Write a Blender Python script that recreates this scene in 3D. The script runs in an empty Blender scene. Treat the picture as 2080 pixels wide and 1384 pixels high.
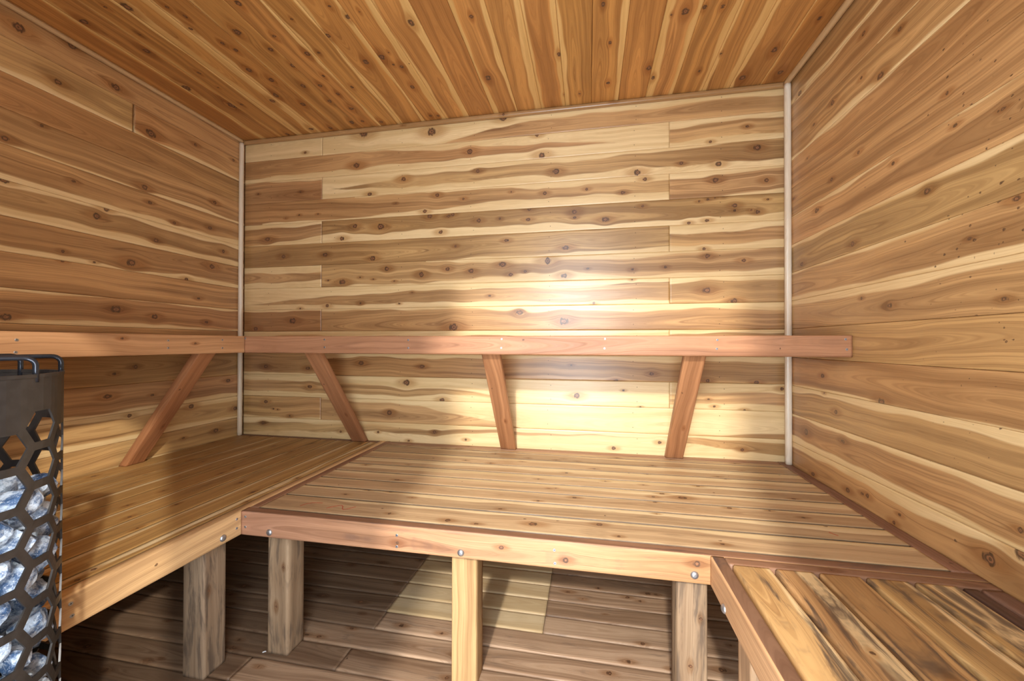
# Cedar sauna room: three lower benches, two upper benches and a stone heater, lit through an open doorway.
import bpy, math
import numpy as np
from mathutils import Vector

SC = bpy.context.scene
COL = SC.collection
PI = math.pi

# ------------------------------------------------------------------ room measures (metres)
W, ZC, YF = 3.406, 2.58, -2.45          # width, ceiling height, front wall
ZB, ZS = 0.547, 1.214                   # lower / upper bench tops
AX, BY, D = 1.078, -1.092, 0.538        # left bench front, back bench front, upper bench depth
RX = 2.715                              # right bench front
PITCH = 0.1475
X, Y, Z = (1, 0, 0), (0, 1, 0), (0, 0, 1)
nX, nY, nZ = (-1, 0, 0), (0, -1, 0), (0, 0, -1)

# knots read off the boards: (position along, position across, radius in mm)
KB=[(0.475,2.466,10),(0.907,2.55,27),(1.38,2.519,29),(1.847,2.555,20),(0.859,2.347,24),(1.633,2.37,17),(1.192,2.232,21),(1.684,2.245,14),(0.109,2.209,8),(0.443,2.202,8),(0.953,2.151,14),(1.419,2.113,14),(1.593,2.078,9),(1.894,2.101,8),(1.136,2.079,7),(0.33,2.029,6),(0.433,2.045,6),(0.574,2.043,6),(1.338,2.016,14),(1.37,1.982,16),(1.493,1.975,12),(1.523,1.984,12),(0.848,1.947,17),(1.033,1.935,22),(0.754,1.87,16),(1.444,1.878,16),(1.691,1.937,14),(1.826,1.942,9),(0.186,1.891,19),(0.313,1.768,15),(0.631,1.767,15),(0.975,1.73,17),(1.542,1.785,10),(1.866,1.806,11),(1.08,1.659,17),(1.488,1.644,16),(1.315,1.614,19),(1.844,1.66,20),(1.644,1.627,16),(0.762,1.582,22),(0.653,1.595,7),(0.889,1.609,7),(0.982,1.594,7),(1.132,1.578,7),(1.895,1.596,13),(1.253,1.501,6),(1.763,1.47,9),(0.89,1.439,10),(0.647,1.427,15),(1.164,1.432,7),(0.444,1.411,10),(0.388,1.328,21),(0.097,1.275,18),(1.532,1.278,29),(1.947,1.365,16),(2.053,2.433,14),(2.082,2.309,23),(2.166,2.204,18),(3.211,2.369,11),(3.023,2.302,9),(3.259,2.248,19),(3.065,2.175,17),(2.87,2.195,11),(2.636,2.161,22),(2.673,2.119,13),(2.1,2.078,12),(2.347,2.085,10),(2.554,2.051,12),(3.05,2.086,17),(3.306,2.066,15),(2.277,1.956,18),(2.277,1.922,9),(2.453,1.901,20),(2.007,1.99,14),(1.999,1.926,12),(2.662,1.966,11),(2.965,1.974,9),(3.01,1.982,9),(3.045,1.988,7),(3.089,1.992,7),(3.146,1.939,13),(3.146,1.911,8),(3.263,1.897,13),(3.229,1.909,8),(3.31,1.962,6),(3.005,1.864,11),(2.91,1.855,11),(2.224,1.746,18),(2.99,1.706,11),(3.007,1.666,15),(3.192,1.635,13),(2.118,1.672,23),(1.982,1.613,9),(2.353,1.618,6),(2.215,1.58,18),(2.604,1.605,10),(2.787,1.612,9),(2.604,1.546,7),(3.004,1.476,21),(3.144,1.413,19),(2.388,1.415,9),(1.95,1.364,16),(2.215,1.31,25),(0.181,1.016,15),(0.503,1.008,15),(0.898,1.047,18),(1.321,1.03,14),(0.523,0.884,16),(1.215,0.926,22),(1.457,0.822,15),(0.183,0.774,13),(0.242,0.727,7),(0.274,0.724,7),(0.369,0.684,9),(1.1,0.73,17),(0.161,0.628,13),(0.751,0.593,9),(1.021,0.602,9),(1.408,0.619,12),(1.233,0.556,10),(2.257,1.05,8),(2.513,0.963,13),(2.712,1.007,13),(3.005,0.973,14),(2.29,0.871,20),(2.556,0.909,7),(2.65,0.816,6),(3.041,0.832,9),(3.012,0.871,6),(1.613,0.581,9),(2.501,0.574,11),(2.754,0.619,11),(3.253,0.969,12),(3.193,0.815,9),(3.183,0.6,12),(3.379,0.937,12)]
KL=[(-1.128,2.505,22),(-0.948,2.558,16),(-0.774,2.475,20),(-0.998,2.356,15),(-0.607,2.326,24),(-0.354,2.388,12),(-0.092,2.413,11),(-1.163,2.017,14),(-1.052,2.13,8),(-0.637,2.019,16),(-0.226,2.079,14),(-0.941,1.93,9),(-1.165,1.844,14),(-0.61,1.945,11),(-0.849,1.795,17),(-0.81,1.843,17),(-0.48,1.873,11),(-0.258,1.907,12),(-0.577,1.746,13),(-0.163,1.779,14),(-0.695,1.597,25),(-0.241,1.664,19),(-0.977,1.594,8),(-0.975,1.55,9),(-0.857,1.568,7),(-0.406,1.555,14),(-0.33,1.451,10),(-0.764,1.347,20),(-0.58,1.322,16),(-0.277,1.307,12),(-1.154,1.282,16),(-0.772,1.019,10),(-0.674,1.049,12),(-0.796,0.908,15),(-0.59,0.889,8),(-0.416,0.871,14),(-0.37,0.793,15),(-0.066,0.732,17),(-0.699,0.795,12),(-0.205,0.612,15),(-0.119,0.926,14),(-0.415,0.612,8)]
KR=[(-0.608,2.385,11),(-0.698,2.161,16),(-0.789,2.259,11),(-0.408,2.235,12),(-0.595,2.221,9),(-0.259,2.218,8),(-0.134,2.447,14),(-0.971,1.926,8),(-0.998,1.816,8),(-1.134,1.785,6),(-0.576,1.937,9),(-0.396,1.901,9),(-0.202,2.084,6),(-0.758,1.812,8),(-0.615,1.783,5),(-0.282,1.803,13),(-0.899,1.661,13),(-0.538,1.583,13),(-0.148,1.577,12),(-0.071,1.934,10),(-1.039,1.474,7),(-1.164,1.542,10),(-0.589,1.357,7),(-0.735,1.315,12),(-1.133,1.295,9),(-0.325,1.033,13),(-0.695,0.968,16),(-0.421,0.885,13),(-0.182,0.747,18),(-0.471,0.77,11),(-0.239,0.56,11),(-0.335,0.956,6),(-0.249,0.563,10),(-0.502,0.577,12),(-0.588,0.595,8),(-0.617,0.598,12),(-0.779,0.593,7),(-0.751,0.555,10),(-1.091,0.607,20),(-1.169,0.719,9),(-1.172,0.661,19),(-0.991,0.607,5)]
KC=[(0.801,-0.851,16),(0.675,-0.807,9),(0.698,-0.759,10),(0.866,-0.733,13),(0.946,-0.801,11),(0.937,-0.981,12),(1.095,-0.872,7),(1.078,-0.671,8),(1.019,-0.676,13),(0.888,-0.617,12),(1.19,-0.758,12),(1.34,-0.835,11),(1.298,-0.899,8),(1.406,-0.853,6),(1.267,-0.57,15),(1.362,-0.587,16),(1.427,-0.507,12),(1.393,-0.528,7),(1.595,-0.756,16),(1.863,-0.74,10),(1.837,-0.343,16),(1.41,-0.612,6),(0.645,-0.628,14),(0.698,-0.54,14),(0.829,-0.467,13),(0.923,-0.449,14),(0.991,-0.515,9),(0.973,-0.368,11),(0.883,-0.315,13),(0.965,-0.229,16),(0.956,-0.09,13),(0.882,-0.09,15),(0.711,-0.318,14),(0.619,-0.422,15),(0.559,-0.379,17),(0.289,-0.386,22),(0.354,-0.382,9),(0.574,-0.069,17),(0.706,-0.058,13),(0.373,-0.043,13),(1.086,-0.408,9),(1.411,-0.347,11),(1.447,-0.059,10),(1.402,-0.068,10),(1.068,-0.065,13),(0.36,-0.538,6),(0.369,-0.658,9),(1.474,-0.521,5),(2.416,-0.698,9),(2.455,-0.477,9),(2.46,-0.184,11),(2.758,-0.598,17),(2.658,-0.267,16),(2.691,-0.183,11),(2.916,-0.194,9),(2.985,-0.304,7),(3.153,-0.097,17),(3.227,-0.286,15),(3.328,-0.106,15),(3.332,-0.455,9),(2.216,-0.446,12),(2.832,-0.605,10),(2.904,-0.596,10),(2.703,-0.592,6),(2.223,-0.126,6),(2.308,-0.119,8),(0.193,-1.025,17),(0.271,-0.835,16),(0.464,-1.053,18),(0.374,-1.069,8),(0.351,-0.925,7),(0.628,-1.022,8),(0.656,-0.969,8),(0.613,-0.908,11),(0.799,-0.852,15),(0.675,-0.809,9),(0.697,-0.758,9),(0.185,-0.57,21),(0.287,-0.386,20),(0.64,-0.628,10),(0.695,-0.541,13),(0.945,-0.8,9),(0.369,-0.66,6)]


WORLD, YARD, SUN, EXPO = 12.3, 1060.0, 2.4, 0.07

# ------------------------------------------------------------------ wood builder
LIGHT = np.array((0.66, 0.425, 0.185)); DARK = np.array((0.37, 0.175, 0.056))


def heart(tone, rs=None, red=0.0):
    c = LIGHT * (1 - tone) + DARK * tone
    if rs is not None:
        c = c * (1 + rs.uniform(-.04, .04, 3))
    return c * np.array((1 + .12 * red, 1 - .06 * red, 1 - .12 * red))


class Lumber:
    """Collects solid boards into one mesh; every vertex carries the grain, sapwood and knot fields of its board."""

    def __init__(self):
        self.co = []; self.wf = []; self.wg = []; self.wt = []
        self.loops = []; self.sizes = []; self.mats = []; self.n = 0

    def _fields(self, u, a, b, L, w, wd):
        rs = np.random.RandomState(wd.get('seed', 1))
        s = np.clip(u / max(L, 1e-6), 0, 1)
        wob = np.zeros_like(u)
        for wl, am in ((1.3, .006), (.55, .003), (.23, .0013)):
            wob += am * np.sin(u * 2 * PI / wl * rs.uniform(.8, 1.2) + rs.uniform(0, 6.28))
        push = np.zeros_like(u); kd = np.full_like(u, 9.0); hd = np.full_like(u, 9.0)
        for (ku, ka, kr) in wd.get('knots', ()):
            r = kr / 1000.0
            du, da = u - ku, a - ka
            db = np.where(b < -.003, b, 0) * 1.2
            el = 1.0 + ((ku * 37.1 + ka * 91.7) % 1.0) * .5
            kd = np.minimum(kd, np.sqrt((du / el) ** 2 + da ** 2 + db ** 2) / r)
            if r > .0055:
                hd = np.minimum(hd, np.sqrt((du / (1.3 + el)) ** 2 + da ** 2 + db ** 2) / r)
            if r > .0055:
                sd = da / r
                push += r * 1.25 * np.tanh(sd * 1.3) * np.exp(-(sd / 3.2) ** 2) * np.exp(-(du / (3.0 * r)) ** 2)
        ae = a - push + wob
        flat = wd.get('flat', rs.rand() < .6)
        if flat:
            pa = w * rs.uniform(.25, .75); pb = -rs.uniform(.015, .05)
            k1 = rs.uniform(-.02, .02); k2 = rs.uniform(-.028, .028)
        else:
            pa = w * .5 + rs.choice((-1, 1)) * rs.uniform(.2, .4); pb = -rs.uniform(.1, .3)
            k1 = rs.uniform(-.03, .03); k2 = 0
        um = u - L * .5
        depth = np.abs(b - pb - k2 * um - .01 * np.sin(u * 3.1 + rs.uniform(0, 6))) + .004
        g = np.sqrt((ae - pa - k1 * um) ** 2 + depth ** 2)
        if not flat:
            g = g - abs(pb)
        sT = np.interp(s, np.linspace(0, 1, len(wd.get('sapT', (0,)))), wd.get('sapT', (0,)))
        sB = np.interp(s, np.linspace(0, 1, len(wd.get('sapB', (0,)))), wd.get('sapB', (0,)))
        wig = wob * .8 + .004 * np.sin(u * 9 + rs.uniform(0, 6)) + .002 * np.sin(u * 23 + rs.uniform(0, 6))
        top = np.where(sT > .002, (a - push * .8) - (w - sT) + wig, -.05)
        bot = np.where(sB > .002, sB - (a - push * .8) - wig, -.05)
        sap = np.maximum(top, bot)
        t0 = wd.get('tint')
        if t0 is None:
            t0 = heart(wd.get('tone', .4), rs, wd.get('red', 0))
        t1 = heart(wd['tone1'], rs) if 'tone1' in wd else t0
        tint = np.outer(1 - s, t0) + np.outer(s, t1)
        if 'edge' in wd:
            tint = tint * np.where((b < -.0012) & (b > -.0345), wd['edge'], 1.0)[:, None]  # darkens deck board sides: shade of the gaps put into the tint
        N = len(u)
        sd_ = wd.get('seed', 1)
        self.wf.append(np.stack([sap, kd, hd], 1))
        self.wg.append(np.stack([u + (sd_ * 1.37) % 50, g + (sd_ * .113) % 3, np.full(N, (sd_ * .73) % 40)], 1))
        self.wt.append(np.concatenate([tint, np.full((N, 1), wd.get('wear', 0.0))], 1))

    def board(self, O, U, A, L, w, t, wd, du=.01, da=.008, ch=.0015, s0=0., s1=0., mat=0):
        U = np.array(U, float); A = np.array(A, float); B = np.cross(U, A); O = np.array(O, float)
        na = max(2, int(math.ceil((w - 2 * ch) / da)) + 1)
        top = [(x, 0.0) for x in np.linspace(ch, w - ch, na)]
        nb = max(1, int(round((t - 2 * ch) / .02)))
        side = np.linspace(-ch, -t + ch, nb + 1)
        prof = top + [(w, b) for b in side] + [(w - ch, -t), (ch, -t)] + [(0, b) for b in side[::-1]]
        pa = np.array([p[0] for p in prof]); pb = np.array([p[1] for p in prof]); P = len(prof)
        nu = max(2, int(math.ceil(L / du)) + 1)
        s = np.linspace(0, 1, nu)
        ub = s0 * pb; ue = L + s1 * pb
        uu = (ub[None, :] * (1 - s[:, None]) + ue[None, :] * s[:, None])
        aa = np.broadcast_to(pa, (nu, P)); bb = np.broadcast_to(pb, (nu, P))
        u, a, b = uu.ravel(), aa.ravel(), bb.ravel()
        self.co.append(O + np.outer(u, U) + np.outer(a, A) + np.outer(b, B))
        self._fields(u, a, b, L, w, wd)
        i, j = np.meshgrid(np.arange(nu - 1), np.arange(P), indexing='ij')
        j2 = (j + 1) % P
        q = np.stack([i * P + j, (i + 1) * P + j, (i + 1) * P + j2, i * P + j2], -1).reshape(-1, 4) + self.n
        self.loops.append(q.ravel()); self.sizes.append(np.full(len(q), 4))
        self.loops.append(np.arange(P) + self.n); self.sizes.append(np.array([P]))
        self.loops.append((np.arange(P)[::-1]) + self.n + (nu - 1) * P); self.sizes.append(np.array([P]))
        self.mats.append(np.full(len(q) + 2, mat))
        self.n += nu * P

    def disc(self, c, nrm, r, mat, k=6):
        nrm = np.array(nrm, float); t1 = np.cross(nrm, (0.3, .5, .8)); t1 /= np.linalg.norm(t1); t2 = np.cross(nrm, t1)
        an = np.arange(k) * 2 * PI / k
        self.co.append(np.array(c) + nrm * .0006 + r * (np.outer(np.cos(an), t1) + np.outer(np.sin(an), t2)))
        self.wf.append(np.zeros((k, 3)) + 5); self.wg.append(np.zeros((k, 3))); self.wt.append(np.ones((k, 4)))
        self.loops.append(np.arange(k) + self.n); self.sizes.append(np.array([k])); self.mats.append(np.array([mat])); self.n += k

    def build(self, name, mats, parent=None):
        if not isinstance(mats, (list, tuple)):
            mats = [mats]
        co = np.concatenate(self.co)
        org = np.array(parent.location) if parent else np.zeros(3)
        me = bpy.data.meshes.new(name)
        lo = np.concatenate(self.loops).astype(np.int32); sz = np.concatenate(self.sizes).astype(np.int32)
        me.vertices.add(len(co)); me.vertices.foreach_set('co', (co - org).ravel().astype(np.float32))
        me.loops.add(len(lo)); me.loops.foreach_set('vertex_index', lo)
        me.polygons.add(len(sz))
        st = np.concatenate([[0], np.cumsum(sz)[:-1]]).astype(np.int32)
        me.polygons.foreach_set('loop_start', st); me.polygons.foreach_set('loop_total', sz)
        for m in mats:
            me.materials.append(m)
        me.polygons.foreach_set('material_index', np.concatenate(self.mats).astype(np.int32))
        me.update(calc_edges=True)
        for nm, ty, ar, ky in (('wf', 'FLOAT_VECTOR', self.wf, 'vector'), ('wg', 'FLOAT_VECTOR', self.wg, 'vector'),
                               ('wt', 'FLOAT_COLOR', self.wt, 'color')):
            at = me.attributes.new(nm, ty, 'POINT')
            at.data.foreach_set(ky, np.concatenate(ar).ravel().astype(np.float32))
        me.validate()
        o = bpy.data.objects.new(name, me); COL.objects.link(o)
        if parent:
            o.parent = parent
        return o


def structure(o):
    o['kind'] = 'structure'; return o


def thing(name, loc, label, cat, group=None):
    o = bpy.data.objects.new(name, None); COL.objects.link(o)
    o.location = loc; o.empty_display_size = .1
    o['label'] = label; o['category'] = cat
    if group:
        o['group'] = group
    bpy.context.view_layer.update()
    return o


# ------------------------------------------------------------------ materials
class NT:
    def __init__(self, name):
        self.m = bpy.data.materials.new(name); self.m.use_nodes = True
        self.t = self.m.node_tree; self.t.nodes.clear()
        self.out = self.t.nodes.new('ShaderNodeOutputMaterial')
        self.b = self.t.nodes.new('ShaderNodeBsdfPrincipled')
        self.t.links.new(self.b.outputs[0], self.out.inputs[0])

    def n(self, ty, **k):
        x = self.t.nodes.new(ty)
        for a, v in k.items():
            setattr(x, a, v)
        return x

    def l(self, a, b):
        self.t.links.new(a, b)

    def put(self, sock, v):
        if isinstance(v, (int, float)):
            sock.default_value = v
        elif isinstance(v, tuple):
            sock.default_value = v if len(v) == len(sock.default_value) else (*v, 1)
        else:
            self.l(v, sock)

    def math(self, op, a, b=0., c=0., clamp=False):
        x = self.n('ShaderNodeMath', operation=op, use_clamp=clamp)
        for i, v in enumerate((a, b, c)):
            self.put(x.inputs[i], v)
        return x.outputs[0]

    def rng(self, v, a, b, c=0., d=1., smooth=True):
        x = self.n('ShaderNodeMapRange', interpolation_type='SMOOTHSTEP' if smooth else 'LINEAR')
        for i, q in enumerate((v, a, b, c, d)):
            self.put(x.inputs[i], q)
        return x.outputs[0]

    def mix(self, f, a, b, mode='MIX'):
        x = self.n('ShaderNodeMix', data_type='RGBA', blend_type=mode)
        self.put(x.inputs[0], f); self.put(x.inputs[6], a); self.put(x.inputs[7], b)
        return x.outputs[2]

    def noise(self, vec, scale=1., detail=2., rough=.5, dist=0.):
        x = self.n('ShaderNodeTexNoise', noise_dimensions='3D')
        self.l(vec, x.inputs['Vector']); x.inputs['Scale'].default_value = scale
        x.inputs['Detail'].default_value = detail; x.inputs['Roughness'].default_value = rough
        x.inputs['Distortion'].default_value = dist
        return x.outputs[0]

    def xyz(self, a, b, c):
        x = self.n('ShaderNodeCombineXYZ')
        for i, v in enumerate((a, b, c)):
            self.put(x.inputs[i], v)
        return x.outputs[0]


def wood_mat(name, sap=(0.88, 0.67, 0.36), rough=.42, con=1.0, stain=(0.10, 0.055, 0.03), coat=0.0, knot=(0.075, 0.036, 0.018),
             ring=260., spec=.5, smear0=.54):
    k = NT(name); M = k.math
    f = k.n('ShaderNodeAttribute', attribute_name='wf'); g = k.n('ShaderNodeAttribute', attribute_name='wg')
    t = k.n('ShaderNodeAttribute', attribute_name='wt')
    fs = k.n('ShaderNodeSeparateXYZ'); gs = k.n('ShaderNodeSeparateXYZ')
    k.l(f.outputs['Vector'], fs.inputs[0]); k.l(g.outputs['Vector'], gs.inputs[0])
    sapd, kd, hd = fs.outputs; u, gg, seed = gs.outputs; wear = t.outputs['Alpha']
    broad = k.noise(k.xyz(M('MULTIPLY', u, .8), M('MULTIPLY', gg, 38.), seed), detail=3, rough=.6)
    rings = k.noise(k.xyz(M('MULTIPLY', u, .7), M('MULTIPLY', gg, ring), M('ADD', seed, 9.3)), detail=2.5, rough=.65)
    fibre = k.noise(k.xyz(M('MULTIPLY', u, 16.), M('MULTIPLY', gg, 1000.), seed), detail=1)
    ring2 = k.noise(k.xyz(M('MULTIPLY', u, 1.2), M('MULTIPLY', gg, ring * 2.6), M('ADD', seed, 4.4)), detail=1.5)
    blot = k.noise(k.xyz(M('MULTIPLY', u, 3.2), M('MULTIPLY', gg, 14.), M('ADD', seed, 3.1)), detail=3, dist=.6)
    tint = t.outputs['Color']
    h = k.mix(k.rng(broad, .32, .68), k.mix(1., tint, (1 - .34 * con, 1 - .40 * con, 1 - .44 * con), 'MULTIPLY'),
              k.mix(1., tint, (1 + .22 * con, 1 + .24 * con, 1 + .26 * con), 'MULTIPLY'))
    line = k.rng(rings, .54, .66)
    h = k.mix(M('MULTIPLY', line, min(1., .62 * con)), h, k.mix(1., h, (.60, .52, .46), 'MULTIPLY'))
    h = k.mix(M('MULTIPLY', k.rng(ring2, .50, .62), .42 * con), h, k.mix(1., h, (.66, .58, .50), 'MULTIPLY'))
    s = k.mix(k.rng(broad, .3, .7), sap, k.mix(1., sap, (.84, .78, .68), 'MULTIPLY'))
    s = k.mix(M('MULTIPLY', line, .35), s, k.mix(1., s, (.80, .70, .58), 'MULTIPLY'))
    sf = k.rng(M('ADD', sapd, M('MULTIPLY', M('SUBTRACT', rings, .5), .010)), -.0042, .0042)
    c = k.mix(sf, h, s)
    c = k.mix(k.rng(fibre, .35, .72, 0, .30), c, k.mix(1., c, (.72, .66, .6), 'MULTIPLY'))
    c = k.mix(k.rng(blot, .5, .75, 0, .35), c, k.mix(1., c, (.82, .74, .66), 'MULTIPLY'))
    # worn / water-stained patches
    smear = k.noise(k.xyz(M('MULTIPLY', u, 5.), M('MULTIPLY', gg, 60.), M('ADD', seed, 5.)), detail=4, rough=.65, dist=.4)
    c = k.mix(M('MULTIPLY', k.rng(smear, smear0, smear0 + .18), wear, clamp=True), c, stain)
    # knots: reddish halo, then the dark core with its own rings
    warp = k.noise(k.xyz(M('MULTIPLY', u, 75.), M('MULTIPLY', gg, 95.), M('ADD', seed, 1.7)), detail=2)
    halo = M('SUBTRACT', 1., k.rng(M('ADD', hd, M('MULTIPLY', M('SUBTRACT', blot, .5), 1.2)), .8, 2.3))
    c = k.mix(M('MULTIPLY', halo, .8), c, k.mix(1., c, (.66, .52, .40), 'MULTIPLY'))
    core = M('SUBTRACT', 1., k.rng(M('ADD', kd, M('MULTIPLY', M('SUBTRACT', warp, .5), 1.1)), .70, 1.05))
    kr = M('SINE', M('ADD', M('MULTIPLY', kd, 13.), M('MULTIPLY', warp, 7.)))
    kc = k.mix(k.rng(kr, -.6, .8), knot, (knot[0] * 3.6, knot[1] * 3.2, knot[2] * 2.8))
    kc = k.mix(k.rng(kd, .62, .9), kc, (knot[0] * .55, knot[1] * .55, knot[2] * .6))
    c = k.mix(M('MULTIPLY', core, .92), c, kc)
    k.l(c, k.b.inputs['Base Color'])
    k.l(k.rng(rings, .3, .7, rough - .05, rough + .10), k.b.inputs['Roughness'])
    k.b.inputs['Specular IOR Level'].default_value = spec
    k.b.inputs['Coat Weight'].default_value = coat; k.b.inputs['Coat Roughness'].default_value = .28
    bp = k.n('ShaderNodeBump'); bp.inputs['Strength'].default_value = .12; bp.inputs['Distance'].default_value = .002
    k.l(M('SUBTRACT', M('MULTIPLY', rings, .6), M('MULTIPLY', core, .5)), bp.inputs['Height'])
    k.l(bp.outputs[0], k.b.inputs['Normal'])
    return k.m


def plain(name, col, rough=.5, metal=0., spec=.5):
    k = NT(name)
    tc = k.n('ShaderNodeTexCoord')
    nz = k.noise(tc.outputs['Object'], 60, 3)
    k.l(k.mix(k.rng(nz, .35, .65), tuple(x * .86 for x in col), tuple(min(1, x * 1.1) for x in col)), k.b.inputs['Base Color'])
    k.b.inputs['Roughness'].default_value = rough; k.b.inputs['Metallic'].default_value = metal
    k.b.inputs['Specular IOR Level'].default_value = spec
    return k.m


M_WALL = wood_mat('cedar_panelling', coat=.55)
M_CEIL = wood_mat('cedar_ceiling', sap=(0.78, 0.50, 0.19), rough=.5, con=.8)
M_DECK = wood_mat('cedar_bench_boards', sap=(0.82, 0.66, 0.40), rough=.48, con=.6, stain=(0.17, 0.10, 0.05))
M_WORN = wood_mat('worn_cedar_boards', sap=(0.82, 0.61, 0.33), rough=.40, con=1.0, stain=(0.10, 0.065, 0.045), coat=.15, smear0=.47)
M_RAIL = wood_mat('redwood_beam', sap=(0.62, 0.38, 0.22), rough=.5, con=.7, stain=(0.10, 0.06, 0.05))
M_POST = wood_mat('weathered_timber', sap=(0.56, 0.44, 0.31), rough=.62, con=.7, stain=(.10, .068, .046), spec=.3, smear0=.47)
M_FLOOR = wood_mat('weathered_deck_boards', sap=(0.55, 0.42, 0.25), rough=.5, con=.9, stain=(0.08, 0.06, 0.05), spec=.4)
M_TRIM = wood_mat('pale_cedar_trim', sap=(0.86, 0.77, 0.62), rough=.3, con=.4, coat=.3)
M_NAIL = plain('nail_head', (.05, .045, .04), .5, .6)
M_ZINC = plain('zinc_plated_steel', (.42, .43, .45), .42, .9)
M_RECESS = plain('screw_recess', (.05, .05, .055), .6, .4)
M_BLACK = plain('black_painted_steel', (.034, .029, .026), .36, .35)
M_ROD = plain('black_oxide_rod', (.035, .037, .045), .22, .7)

# ------------------------------------------------------------------ walls, ceiling, floor
RS = np.random.RandomState(7)
ROWS = [ZC - .005] + [2.437 - PITCH * k for k in range(17)]        # board edges from the top down; the last is below the floor
ROWS = [z for z in ROWS if z > .01] + [0.0]

SC_B = {  # back wall rows: (x0, x1, tone, tone1, sapT, sapB)
    0: [(0, .604, .15, .1, (.2,), (0,)), (.604, W, .30, .42, (.15, .15, .05, .045, .05), (0,))],
    1: [(0, 2.808, .5, .38, (0, 0, .03, .06, .12), (.03, .035, .045, .05, .05)), (2.808, W, .3, .3, (.035, .03), (.035, .03))],
    2: [(0, .604, .5, .55, (.01,), (0,)), (.604, W, .36, .42, (.085, .04, .03, .02, 0), (.07, .035, .045, .04, .03))],
    3: [(0, 2.808, .58, .3, (0, 0, .01, .03, .03), (.0, .01, .03, .06, .05)), (2.808, W, .3, .32, (.03, .02), (.0, .015))],
    4: [(0, .604, .48, .4, (.03, .02), (.0, .05)), (.604, W, .5, .42, (0,), (.05, .055, .045, .03, .04))],
    5: [(0, 2.808, .56, .28, (0,), (0, 0, 0, .012, .035)), (2.808, W, .3, .3, (.05, .04), (.03, .035))],
    6: [(0, .604, .36, .36, (.045, .05), (.03, .045)), (.604, W, .33, .16, (.0, .0, .04, .02, .0), (.0, .01, .05, .02, .03))],
    7: [(0, 2.808, .40, .40, (.12, .055, .04, .04, .02), (.03, .03, .03, .025, .02)), (2.808, W, .4, .45, (.03, .025), (0,))],
    8: [(0, .604, .58, .52, (.008,), (0,)), (.604, W, .44, .44, (.006, .012, .03, .035, .04), (0,))],
    9: [(0, 2.808, .5, .5, (.03, .04), (0,)), (2.808, W, .45, .45, (.02,), (0,))],
    10: [(0, .604, .5, .55, (.0,), (.02, .015)), (.604, W, .6, .5, (.03, .02, .035), (0,))],
    11: [(0, 2.808, .20, .1, (.04, .05, .10, .16), (.03, .03, .06)), (2.808, W, .22, .3, (.06, .05), (.03,))],
    12: [(0, .604, .42, .4, (0,), (.01,)), (.604, W, .38, .15, (.01, .03, .16, .16, .12), (0,))],
    13: [(0, 2.808, .22, .15, (.03, .02), (.05, .09, .13)), (2.808, W, .3, .4, (.02,), (.1, .06))],
}
SC_L = {  # left wall rows, y from the front to the back: (tone, tone1, sapT, sapB, red)
    0: (.52, .46, (.014, .012), (0,), .2), 1: (.40, .36, (0,), (.022, .02), .5), 2: (.55, .52, (0,), (0,), 1.0),
    3: (.36, .36, (0,), (.01, .02), .3), 4: (.40, .38, (0,), (.02, .035), 0), 5: (.45, .48, (.02, .035), (.04, .045), 0),
    6: (.66, .60, (0,), (.035, .03), .2), 7: (.46, .42, (0,), (0,), .2), 8: (.46, .46, (.02, .01), (.04, .02), .2),
    9: (.5, .5, (0,), (.02,), .2), 10: (.62, .55, (0,), (0,), .3), 11: (.48, .42, (0,), (.02, .03), .2),
    12: (.42, .40, (.035, .03), (.03, .035), 0), 13: (.36, .40, (0,), (.06, .02), 0)}
SC_R = {  # right wall rows, from the back corner forward
    0: (.55, .55, (0,), (.022, .02), 0), 1: (.48, .45, (.02, .01), (.0, .012), 0), 2: (.28, .3, (0,), (.03, .02), 0),
    3: (.46, .48, (.012, .0), (0,), .1), 4: (.42, .46, (0,), (0,), .1), 5: (.33, .42, (.02, 0), (.0,), 0),
    6: (.36, .45, (.03, .02), (0,), 0), 7: (.40, .5, (.02, .0), (.03, .03), .1), 8: (.46, .5, (.045, .05), (0,), .1),
    9: (.48, .5, (0,), (0,), .2), 10: (.46, .52, (0,), (.012, .0), .1), 11: (.42, .46, (.05, .035), (0,), .1),
    12: (.48, .46, (.035, .02), (.05, .02), .1), 13: (.42, .45, (.045, .06), (.0, .02), .1), 14: (.5, .5, (0,), (.03,), .2)}


def pick(K, lo, hi, zlo, zhi, flip=False):
    o = []
    for (p, z, r) in K:
        if lo <= p < hi and zlo <= z < zhi:
            o.append((hi - p if flip else p - lo, z - zlo, r * .88 if r > 6 else r))
    return o


def scatter(rs, n, L, w, lo=5, hi=13):
    return [(rs.uniform(0, L), rs.uniform(.1, .9) * w, rs.uniform(lo, hi)) for _ in range(n)]


# back wall
m = Lumber()
for k in range(len(ROWS) - 1):
    z1, z0 = ROWS[k], ROWS[k + 1]
    segs = SC_B.get(k) or [(0, 1.9, .5, .5, (.02,), (0,)), (1.9, W, .45, .5, (0,), (.03,))]
    for si, (x0, x1, t0, t1, sT, sB) in enumerate(segs):
        wd = dict(seed=101 + k * 3 + si, tone=t0, tone1=t1, sapT=sT, sapB=sB, knots=pick(KB, x0, x1, z0, z1))
        if k in (1, 2, 5, 7, 8):
            wd['flat'] = True
        m.board((x0 + .0006, 0, z0 + .0005), X, Z, x1 - x0 - .0012, z1 - z0 - .001, .02, wd, du=.008 if z1 > .5 else .02, da=.006, ch=.0014)
    if z1 > .55:
        for xn in (.21, .69, 1.17, 1.65, 2.13, 2.62, 3.08):
            for fz in (.22, .78):
                m.disc((xn + .012 * math.sin(k * 3.3 + xn), 0, z0 + (z1 - z0) * fz), nY, .0022, 1)
m.board((-.1, .0205, -.02), X, Z, W + .2, ZC + .06, .045, dict(seed=5), du=.5, da=.5)
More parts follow.
